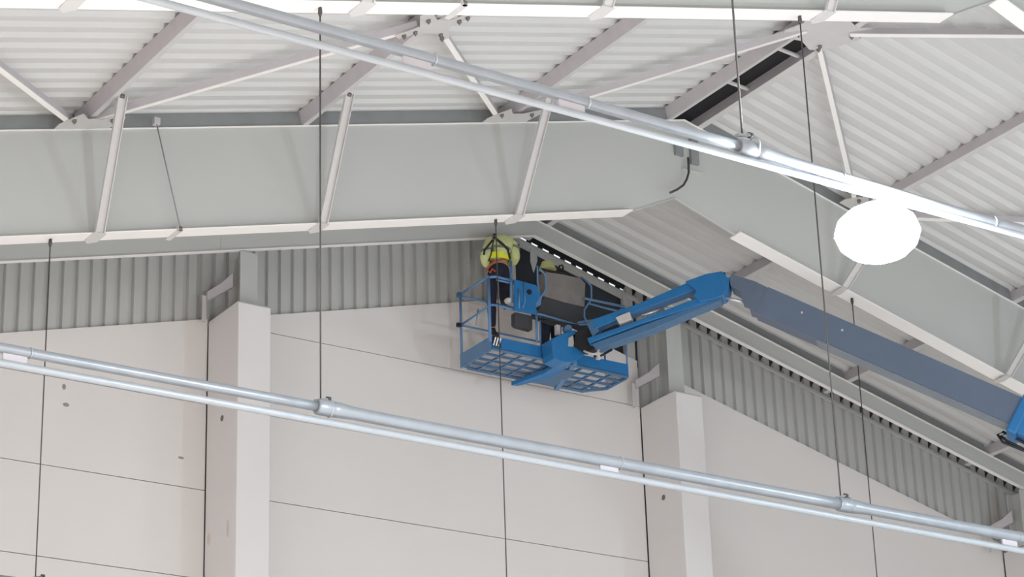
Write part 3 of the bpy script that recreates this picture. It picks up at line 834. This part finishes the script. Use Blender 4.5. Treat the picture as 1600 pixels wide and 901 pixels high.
jp('jib_end_plate', [(21.385, 27.295, 15.986), (21.615, 27.065, 16.073), (21.780, 26.900, 16.087), (21.857, 26.824, 15.970), (21.843, 26.837, 15.827), (21.790, 26.891, 15.701), (21.679, 27.001, 15.657), (21.528, 27.153, 15.630), (21.464, 27.216, 15.744), (21.495, 27.186, 15.822)], M_BLUE, 0.34)
jp('valve_plate', [(20.618, 28.062, 15.539), (20.773, 27.908, 15.608), (20.796, 27.885, 15.480), (20.656, 28.025, 15.430)], M_LABEL, 0.30, label='pale plate on the jib')
jp('dark_gap_block', [(20.447, 28.233, 15.380), (20.623, 28.058, 15.466), (20.641, 28.039, 15.401), (20.480, 28.200, 15.334)], M_BLACK, 0.12)
part('cylinder_rod', lambda b: tube(b, [V((21.083, 27.598, 15.630)) - NJ * 0.02, V((20.888, 27.792, 15.568)) - NJ * 0.02], 0.026, 12), M_CHROME, bl)
jp('jib_pin_block', [(20.299, 28.381, 15.518), (20.398, 28.283, 15.564), (20.433, 28.247, 15.372), (20.361, 28.319, 15.280)], M_BLUED, 0.2)

# elbow and boom
BW = 0.40
bs = jp('boom_nose', [(21.793, 26.887, 16.075), (21.952, 26.728, 15.975), (22.124, 26.557, 15.864), (22.305, 26.376, 15.689), (22.283, 26.397, 15.261), (22.089, 26.592, 15.415), (22.043, 26.638, 15.443), (22.035, 26.646, 15.558), (21.969, 26.711, 15.610), (21.975, 26.706, 15.723), (21.864, 26.816, 15.834), (21.857, 26.824, 15.970)], M_BOOM, 0.34, 0.0, 0.0)
part('elbow_link', lambda b: tube(b, [(21.791, 26.890, 15.722), (21.964, 26.717, 15.631)], 0.022, 10), M_CHROME, bl)
part('elbow_pin', lambda b: tube(b, [V((21.845, 26.835, 16.014)) - NJ * 0.2, V((21.845, 26.835, 16.014)) + NJ * 0.2], 0.04, 12), M_BOOMU, bl)
q0 = V((22.190, 26.491, 15.553)); q1 = V((24.681, 24.000, 13.416))
bd_ = (q1 - q0).normalized()
bn = NJ.cross(bd_).normalized()
if bn.z < 0:
    bn = -bn
HB = 0.215


def bsec(name, s0, s1, w, hu, hd, m, bevel=0.02, parent=None, label=None):
    a, c = q0 + bd_ * s0, q0 + bd_ * s1
    return part(name, lambda b: prism(b, [a + bn * hu - NJ * w / 2, a + bn * hu + NJ * w / 2, a - bn * hd + NJ * w / 2, a - bn * hd - NJ * w / 2], c - a), m, parent or bl, bevel, label)


s_end = (q1 - q0).length
inner = bsec('inner_boom', -0.02, s_end + 0.6, 0.36, HB, HB, M_BOOM, 0.0)
bsec('lit_underside', 1.0, s_end + 0.2, 0.30, -HB + 0.0, HB + 0.02, M_BOOMU, 0.0)  # lit underside of the boom, put in as a paler strip
for s in (0.62, 1.28):
    part('boom_rivet', lambda b: tube(b, [q0 + bd_ * s - NJ * 0.17 + bn * 0.06, q0 + bd_ * s - NJ * 0.19 + bn * 0.06], 0.018, 8), M_LABEL, inner)
mid = bsec('middle_boom', s_end + 0.02, s_end + 9.0, 0.46, HB + 0.05, HB + 0.09, M_BLUE)
bsec('boom_collar', s_end - 0.06, s_end + 0.10, 0.50, HB + 0.08, HB + 0.13, M_BLUE, 0.03)
for k in range(2):
    hh = s_end - 0.12 + 0.05 * k
    rail('hose', [q0 + bd_ * (s_end + 0.25) - bn * (HB + 0.12), q0 + bd_ * hh - bn * (HB + 0.10), q0 + bd_ * (hh - 0.05) - bn * (HB + 0.17), q0 + bd_ * (hh + 0.06) - bn * (HB + 0.24 - 0.04 * k), q0 + bd_ * (s_end + 0.5) - bn * (HB + 0.22)], 0.02, M_HOSE)
base_s = (q0.z - 2.9) / -bd_.z
bsec('outer_boom', s_end + 8.0, base_s, 0.58, HB + 0.12, HB + 0.16, M_BLUE)
bp_ = q0 + bd_ * base_s
part('turntable', lambda b: box(b, (bp_.x - 1.2, bp_.y - 1.0, 1.35), (bp_.x + 1.3, bp_.y + 1.0, 2.4)), M_BLUE, bl, 0.08)
part('boom_pivot', lambda b: box(b, (bp_.x - 0.4, bp_.y - 0.45, 2.35), (bp_.x + 0.6, bp_.y + 0.45, 3.3)), M_BLUE, bl, 0.06)
part('chassis', lambda b: box(b, (bp_.x - 1.5, bp_.y - 0.9, 0.6), (bp_.x + 1.5, bp_.y + 0.9, 1.3)), M_BOOM, bl, 0.08)
for sx in (-1, 1):
    for sy in (-1, 1):
        part('wheel', lambda b: lathe(b, [(0.3, -0.18), (0.5, -0.17), (0.52, 0.0), (0.5, 0.17), (0.3, 0.18)], (bp_.x + sx * 1.25, bp_.y + sy * 1.1, 0.52), 20, 'y'), M_TYRE, bl)


# ---------------------------------------------------------------- people
def skin(name, verts, edges, m, parent, root=0, levels=2):
    me = bpy.data.meshes.new(name)
    me.from_pydata([v[0] for v in verts], edges, [])
    me.materials.append(m)
    o = bpy.data.objects.new(name, me)
    C.objects.link(o)
    sk = o.modifiers.new('skin', 'SKIN')
    for i, v in enumerate(verts):
        r = v[1] if isinstance(v[1], tuple) else (v[1], v[1])
        me.skin_vertices[0].data[i].radius = r
        me.skin_vertices[0].data[i].use_root = (i == root)
    sk.use_smooth_shade = True
    sb = o.modifiers.new('subd', 'SUBSURF')
    sb.levels = levels
    sb.render_levels = levels
    o.parent = parent
    o.matrix_parent_inverse = Matrix.Translation(-parent.location)
    return o


def chain(*names):
    return list(zip(names, names[1:]))


def figure(root, J, hand_dirs):
    """one continuous body: pelvis, spine, head, arms, legs and five fingers a hand"""
    names = list(J.keys())
    verts = [J[n] for n in names]
    idx = {n: i for i, n in enumerate(names)}
    edges = []
    for c in (('pelvis', 'belly', 'chest', 'neck', 'jaw', 'head', 'crown'), ('chest', 'shl', 'ell', 'wrl', 'pal'), ('chest', 'shr', 'elr', 'wrr', 'par'),
              ('pelvis', 'hil', 'knl', 'anl', 'tol'), ('pelvis', 'hir', 'knr', 'anr', 'tor')):
        edges += [(idx[a], idx[b]) for a, b in chain(*c)]
    for side in 'lr':
        pal = V(J['pa' + side][0])
        wr = V(J['wr' + side][0])
        d = (pal - wr).normalized()
        across, curl = (V(v).normalized() for v in hand_dirs[side])
        for k, (off, ln) in enumerate(((-0.034, 0.062), (-0.012, 0.074), (0.011, 0.078), (0.033, 0.068))):
            a = pal + across * off + d * 0.02
            p1 = a + d * ln * 0.5
            p2 = p1 + (d * 0.6 + curl * 0.8).normalized() * ln * 0.5
            base = len(verts)
            verts += [(tuple(a), 0.010), (tuple(p1), 0.0088), (tuple(p2), 0.0075)]
            edges += [(idx['pa' + side], base), (base, base + 1), (base + 1, base + 2)]
        t0 = (pal + wr) / 2 - across * 0.035
        t1 = t0 - across * 0.025 + d * 0.03
        t2 = t1 + d * 0.03 + curl * 0.01
        base = len(verts)
        verts += [(tuple(t0), 0.011), (tuple(t1), 0.0095), (tuple(t2), 0.008)]
        edges += [(idx['pa' + side], base), (base, base + 1), (base + 1, base + 2)]
    return skin('body', verts, edges, M_SKIN, root, 0, 2)


def face(root, head, fwd, up):
    """eyes, nose, mouth and ears on the front of a head"""
    head, f, u = V(head), V(fwd).normalized(), V(up).normalized()
    s = f.cross(u).normalized()
    u = s.cross(f).normalized()

    def blob(name, c, rx, m):
        def fn(b):
            bmesh.ops.create_icosphere(b, subdivisions=2, radius=1.0)
            R = Matrix((s, f, u)).transposed().to_4x4()
            for v in b.verts:
                v.co = Vector(c) + R.to_3x3() @ Vector((v.co.x * rx[0], v.co.y * rx[1], v.co.z * rx[2]))
        part(name, fn, m, root)
    for k in (-1, 1):
        blob('eye', head + f * 0.083 + s * 0.032 * k + u * 0.01, (0.013, 0.010, 0.011), M_WHITE)
        blob('ear', head + s * 0.078 * k - f * 0.005, (0.012, 0.022, 0.032), M_SKIN)
    blob('nose', head + f * 0.10 - u * 0.02, (0.014, 0.022, 0.024), M_SKIN)
    blob('mouth', head + f * 0.085 - u * 0.058, (0.026, 0.008, 0.007), M_ORANGE)


# worker in the yellow jacket, seen from behind, standing on the far middle rail and leaning to the wall
wk = thing('person', 'worker seen from behind in pale yellow hi-vis jacket and dark trousers on the blue platform', 'person', (19.424, 29.620, 15.618))
HD = (19.857, 30.020, 17.314)
J = {'pelvis': ((19.545, 29.620, 16.771), (0.15, 0.11)), 'belly': ((19.551, 29.620, 16.945), (0.14, 0.10)), 'chest': ((19.609, 29.660, 17.211), (0.16, 0.11)), 'neck': ((19.742, 29.840, 17.341), 0.055),
     'jaw': ((19.799, 29.930, 17.311), 0.06), 'head': (HD, 0.085), 'crown': ((19.920, 30.120, 17.300), 0.06),
     'shl': ((19.407, 29.660, 17.168), 0.062), 'ell': ((19.276, 29.600, 16.847), 0.045), 'wrl': ((19.499, 29.820, 16.869), 0.03), 'pal': ((19.599, 29.900, 16.909), 0.03),
     'shr': ((19.838, 29.660, 17.282), 0.062), 'elr': ((19.845, 29.580, 16.959), 0.045), 'wrr': ((19.919, 29.820, 16.989), 0.03), 'par': ((19.948, 29.900, 17.025), 0.03),
     'hil': ((19.449, 29.620, 16.708), 0.085), 'knl': ((19.382, 29.580, 16.166), 0.062), 'anl': ((19.405, 29.620, 15.719), 0.042), 'tol': ((19.540, 29.760, 15.710), 0.035),
     'hir': ((19.650, 29.620, 16.749), 0.085), 'knr': ((19.662, 29.660, 16.336), 0.062), 'anr': ((19.916, 30.050, 16.399), 0.042), 'tor': ((20.012, 30.160, 16.436), 0.035)}
figure(wk, J, {'l': ((0, 0, 1), (1, 0, 0)), 'r': ((0, 0, 1), (-1, 0, 0))})
jk_v = [((19.534, 29.600, 16.825), (0.19, 0.14)), ((19.551, 29.600, 16.980), (0.185, 0.15)), ((19.582, 29.620, 17.157), (0.19, 0.15)), ((19.651, 29.700, 17.312), (0.15, 0.10)),
        ((19.406, 29.640, 17.171), 0.095), ((19.264, 29.580, 16.869), 0.082), ((19.386, 29.720, 16.797), 0.062), ((19.825, 29.640, 17.282), 0.095), ((19.833, 29.560, 16.981), 0.082), ((19.890, 29.740, 16.952), 0.062)]
jk = skin('jacket', jk_v, [(0, 1), (1, 2), (2, 3), (2, 4), (4, 5), (5, 6), (2, 7), (7, 8), (8, 9)], M_HIVIS, wk, 0, 2)
jk['label'] = 'pale yellow hi-vis jacket'


def band(name, c, rx, ry, h, m, tilt=0.0, t=0.008, parent=None):
    c = V(c)

    def fn(b):
        n = 22
        rows = []
        for k in range(n):
            a = 2 * math.pi * k / n
            p = c + Vector((rx * math.cos(a), ry * math.sin(a), tilt * math.cos(a)))
            o_ = Vector((math.cos(a), math.sin(a), 0)) * t
            rows.append([b.verts.new(p + o_ * e + Vector((0, 0, z))) for e, z in ((0, -h / 2), (1, -h / 2), (1, h / 2), (0, h / 2))])
        for k in range(n):
            r0, r1 = rows[k], rows[(k + 1) % n]
            for q in range(4):
                b.faces.new((r0[q], r0[(q + 1) % 4], r1[(q + 1) % 4], r1[q]))
    return part(name, fn, m, parent or wk)


band('lower_band', (19.537, 29.600, 16.912), 0.19, 0.155, 0.10, M_HIVIS2)
band('reflective_band', (19.554, 29.600, 17.057), 0.188, 0.158, 0.04, M_REFL)
band('sleeve_band', (19.830, 29.600, 17.148), 0.088, 0.088, 0.035, M_REFL, -0.02)
band('sleeve_band', (19.842, 29.630, 17.260), 0.095, 0.095, 0.03, M_REFL, -0.02)
band('sleeve_band', (19.328, 29.600, 17.009), 0.088, 0.088, 0.035, M_REFL, 0.02)
# harness on the back
part('harness_strap', lambda b: tube(b, [(19.415, 29.520, 17.267), (19.354, 29.430, 17.154), (19.256, 29.430, 17.025), (19.190, 29.460, 16.926), (19.202, 29.500, 16.869)], 0.018, 6), M_STRAP, wk)
part('harness_strap', lambda b: tube(b, [(19.427, 29.520, 17.270), (19.377, 29.430, 17.159), (19.493, 29.430, 17.098), (19.603, 29.440, 17.027), (19.647, 29.460, 16.904), (19.659, 29.500, 16.857)], 0.02, 6), M_STRAP, wk)
part('harness_strap', lambda b: tube(b, [(19.354, 29.430, 17.154), (19.307, 29.420, 17.000), (19.279, 29.420, 16.854), (19.248, 29.450, 16.752)], 0.010, 6), M_STRAP, wk)
part('harness_ring', lambda b: tube(b, [V((19.341, 29.410, 17.154)) + Vector((0.028 * math.cos(t * math.pi / 5), 0, 0.034 * math.sin(t * math.pi / 5))) for t in range(10)], 0.008, 6, closed=True), M_BOLT, wk)
part('tool_lanyard', lambda b: tube(b, [(19.661, 29.500, 16.890), (19.465, 29.420, 16.818), (19.334, 29.420, 16.748), (19.257, 29.450, 16.668), (19.239, 29.480, 16.612), (19.284, 29.460, 16.571), (19.321, 29.460, 16.643), (19.392, 29.480, 16.622)], 0.017, 7), M_ORANGE, wk, label='orange-brown lanyard looped at the hip')
tr = skin('trousers', [((19.541, 29.610, 16.852), (0.165, 0.12)), ((19.538, 29.610, 16.744), (0.17, 0.13)), ((19.428, 29.610, 16.635), 0.10), ((19.364, 29.570, 16.159), 0.082), ((19.387, 29.610, 15.734), 0.06),
                       ((19.642, 29.610, 16.679), 0.10), ((19.648, 29.640, 16.305), 0.085), ((19.902, 30.030, 16.379), 0.06)], [(0, 1), (1, 2), (2, 3), (3, 4), (1, 5), (5, 6), (6, 7)], M_NAVY, wk, 0, 2)
skin('boot', [((19.381, 29.600, 15.739), 0.055), ((19.390, 29.600, 15.657), 0.052), ((19.501, 29.700, 15.681), 0.047), ((19.613, 29.800, 15.727), 0.04)], [(0, 1), (1, 2), (2, 3)], M_BLACK, wk, 0, 2)
skin('boot', [((19.875, 29.990, 16.348), 0.055), ((19.935, 30.080, 16.392), 0.052), ((19.972, 30.120, 16.382), 0.047), ((20.010, 30.160, 16.382), 0.04)], [(0, 1), (1, 2), (2, 3)], M_BLACK, wk, 0, 2)
face(wk, HD, (0, 0.75, -0.66), (0, 0.66, 0.75))
part('helmet', lambda b: [lathe(b, [(0.13, -0.02), (0.135, 0.0), (0.115, 0.02), (0.11, 0.07), (0.07, 0.12), (0.02, 0.14)], V(HD) + Vector((0, 0.02, 0.02)), 20)], M_HIVIS2, wk)

# second worker behind the console
w2 = thing('person', 'worker in dark clothes and a yellow-green helmet, mostly hidden behind the grey console', 'person', (20.28, 29.38, ZF + 0.03))
bx, by = 20.30, 29.36
z0 = ZF + 0.03
H2 = (bx, by + 0.02, z0 + 1.70)
J2 = {'pelvis': ((bx, by, z0 + 0.95), (0.15, 0.11)), 'belly': ((bx, by, z0 + 1.12), (0.14, 0.10)), 'chest': ((bx, by, z0 + 1.38), (0.16, 0.11)), 'neck': ((bx, by, z0 + 1.53), 0.055),
      'jaw': ((bx, by + 0.015, z0 + 1.62), 0.06), 'head': (H2, 0.085), 'crown': ((bx, by + 0.02, z0 + 1.79), 0.06),
      'shl': ((bx - 0.19, by, z0 + 1.42), 0.06), 'ell': ((bx - 0.24, by + 0.05, z0 + 1.14), 0.043), 'wrl': ((bx - 0.16, by + 0.25, z0 + 1.14), 0.03), 'pal': ((bx - 0.13, by + 0.33, z0 + 1.15), 0.03),
      'shr': ((bx + 0.19, by, z0 + 1.42), 0.06), 'elr': ((bx + 0.25, by + 0.05, z0 + 1.14), 0.043), 'wrr': ((bx + 0.17, by + 0.25, z0 + 1.14), 0.03), 'par': ((bx + 0.14, by + 0.33, z0 + 1.15), 0.03),
      'hil': ((bx - 0.10, by, z0 + 0.90), 0.085), 'knl': ((bx - 0.11, by + 0.02, z0 + 0.5), 0.06), 'anl': ((bx - 0.11, by, z0 + 0.09), 0.042), 'tol': ((bx - 0.12, by + 0.15, z0 + 0.05), 0.035),
      'hir': ((bx + 0.10, by, z0 + 0.90), 0.085), 'knr': ((bx + 0.11, by + 0.02, z0 + 0.5), 0.06), 'anr': ((bx + 0.11, by, z0 + 0.09), 0.042), 'tor': ((bx + 0.12, by + 0.15, z0 + 0.05), 0.035)}
figure(w2, J2, {'l': ((0, 0, 1), (1, 0, 0)), 'r': ((0, 0, 1), (-1, 0, 0))})
face(w2, H2, (0, 1, 0), (0, 0, 1))
skin('jacket', [((bx, by, z0 + 0.92), (0.18, 0.14)), ((bx, by, z0 + 1.15), (0.175, 0.14)), ((bx, by, z0 + 1.38), (0.19, 0.14)), ((bx, by, z0 + 1.50), (0.09, 0.08)),
                ((bx - 0.19, by, z0 + 1.42), 0.085), ((bx - 0.24, by + 0.05, z0 + 1.14), 0.065), ((bx - 0.17, by + 0.23, z0 + 1.14), 0.05),
                ((bx + 0.19, by, z0 + 1.42), 0.085), ((bx + 0.25, by + 0.05, z0 + 1.14), 0.065), ((bx + 0.18, by + 0.23, z0 + 1.14), 0.05)],
     [(0, 1), (1, 2), (2, 3), (2, 4), (4, 5), (5, 6), (2, 7), (7, 8), (8, 9)], M_NAVY2, w2, 0, 2)
skin('trousers', [((bx, by, z0 + 1.0), (0.16, 0.12)), ((bx, by, z0 + 0.93), (0.165, 0.13)), ((bx - 0.10, by, z0 + 0.82), 0.10), ((bx - 0.11, by + 0.02, z0 + 0.5), 0.08), ((bx - 0.11, by, z0 + 0.12), 0.062),
                  ((bx + 0.10, by, z0 + 0.82), 0.10), ((bx + 0.11, by + 0.02, z0 + 0.5), 0.08), ((bx + 0.11, by, z0 + 0.12), 0.062)], [(0, 1), (1, 2), (2, 3), (3, 4), (1, 5), (5, 6), (6, 7)], M_NAVY, w2, 0, 2)
for k in (-1, 1):
    skin('boot', [((bx + 0.11 * k, by - 0.03, z0 + 0.14), 0.055), ((bx + 0.11 * k, by - 0.02, z0 + 0.055), 0.05), ((bx + 0.115 * k, by + 0.09, z0 + 0.05), 0.047), ((bx + 0.12 * k, by + 0.18, z0 + 0.045), 0.04)], [(0, 1), (1, 2), (2, 3)], M_BLACK, w2, 0, 2)
part('helmet', lambda b: lathe(b, [(0.125, 0.02), (0.14, 0.03), (0.125, 0.045), (0.115, 0.09), (0.09, 0.15), (0.03, 0.18)], V(H2), 22), M_HELM, w2, label='yellow-green helmet')

# loose grey strip hanging in the wall opening
fs = part('hanging_flashing', lambda b: prism(b, [(20.687, 30.400, 17.625), (20.798, 30.400, 17.603), (20.816, 30.400, 17.461), (20.760, 30.400, 17.293), (20.733, 30.400, 17.220), (20.679, 30.400, 17.410)], (0, 0.012, 0)), M_CLAD, None)
tag(fs, 'loose grey strip hanging in the dark wall opening between the two workers', 'flashing')
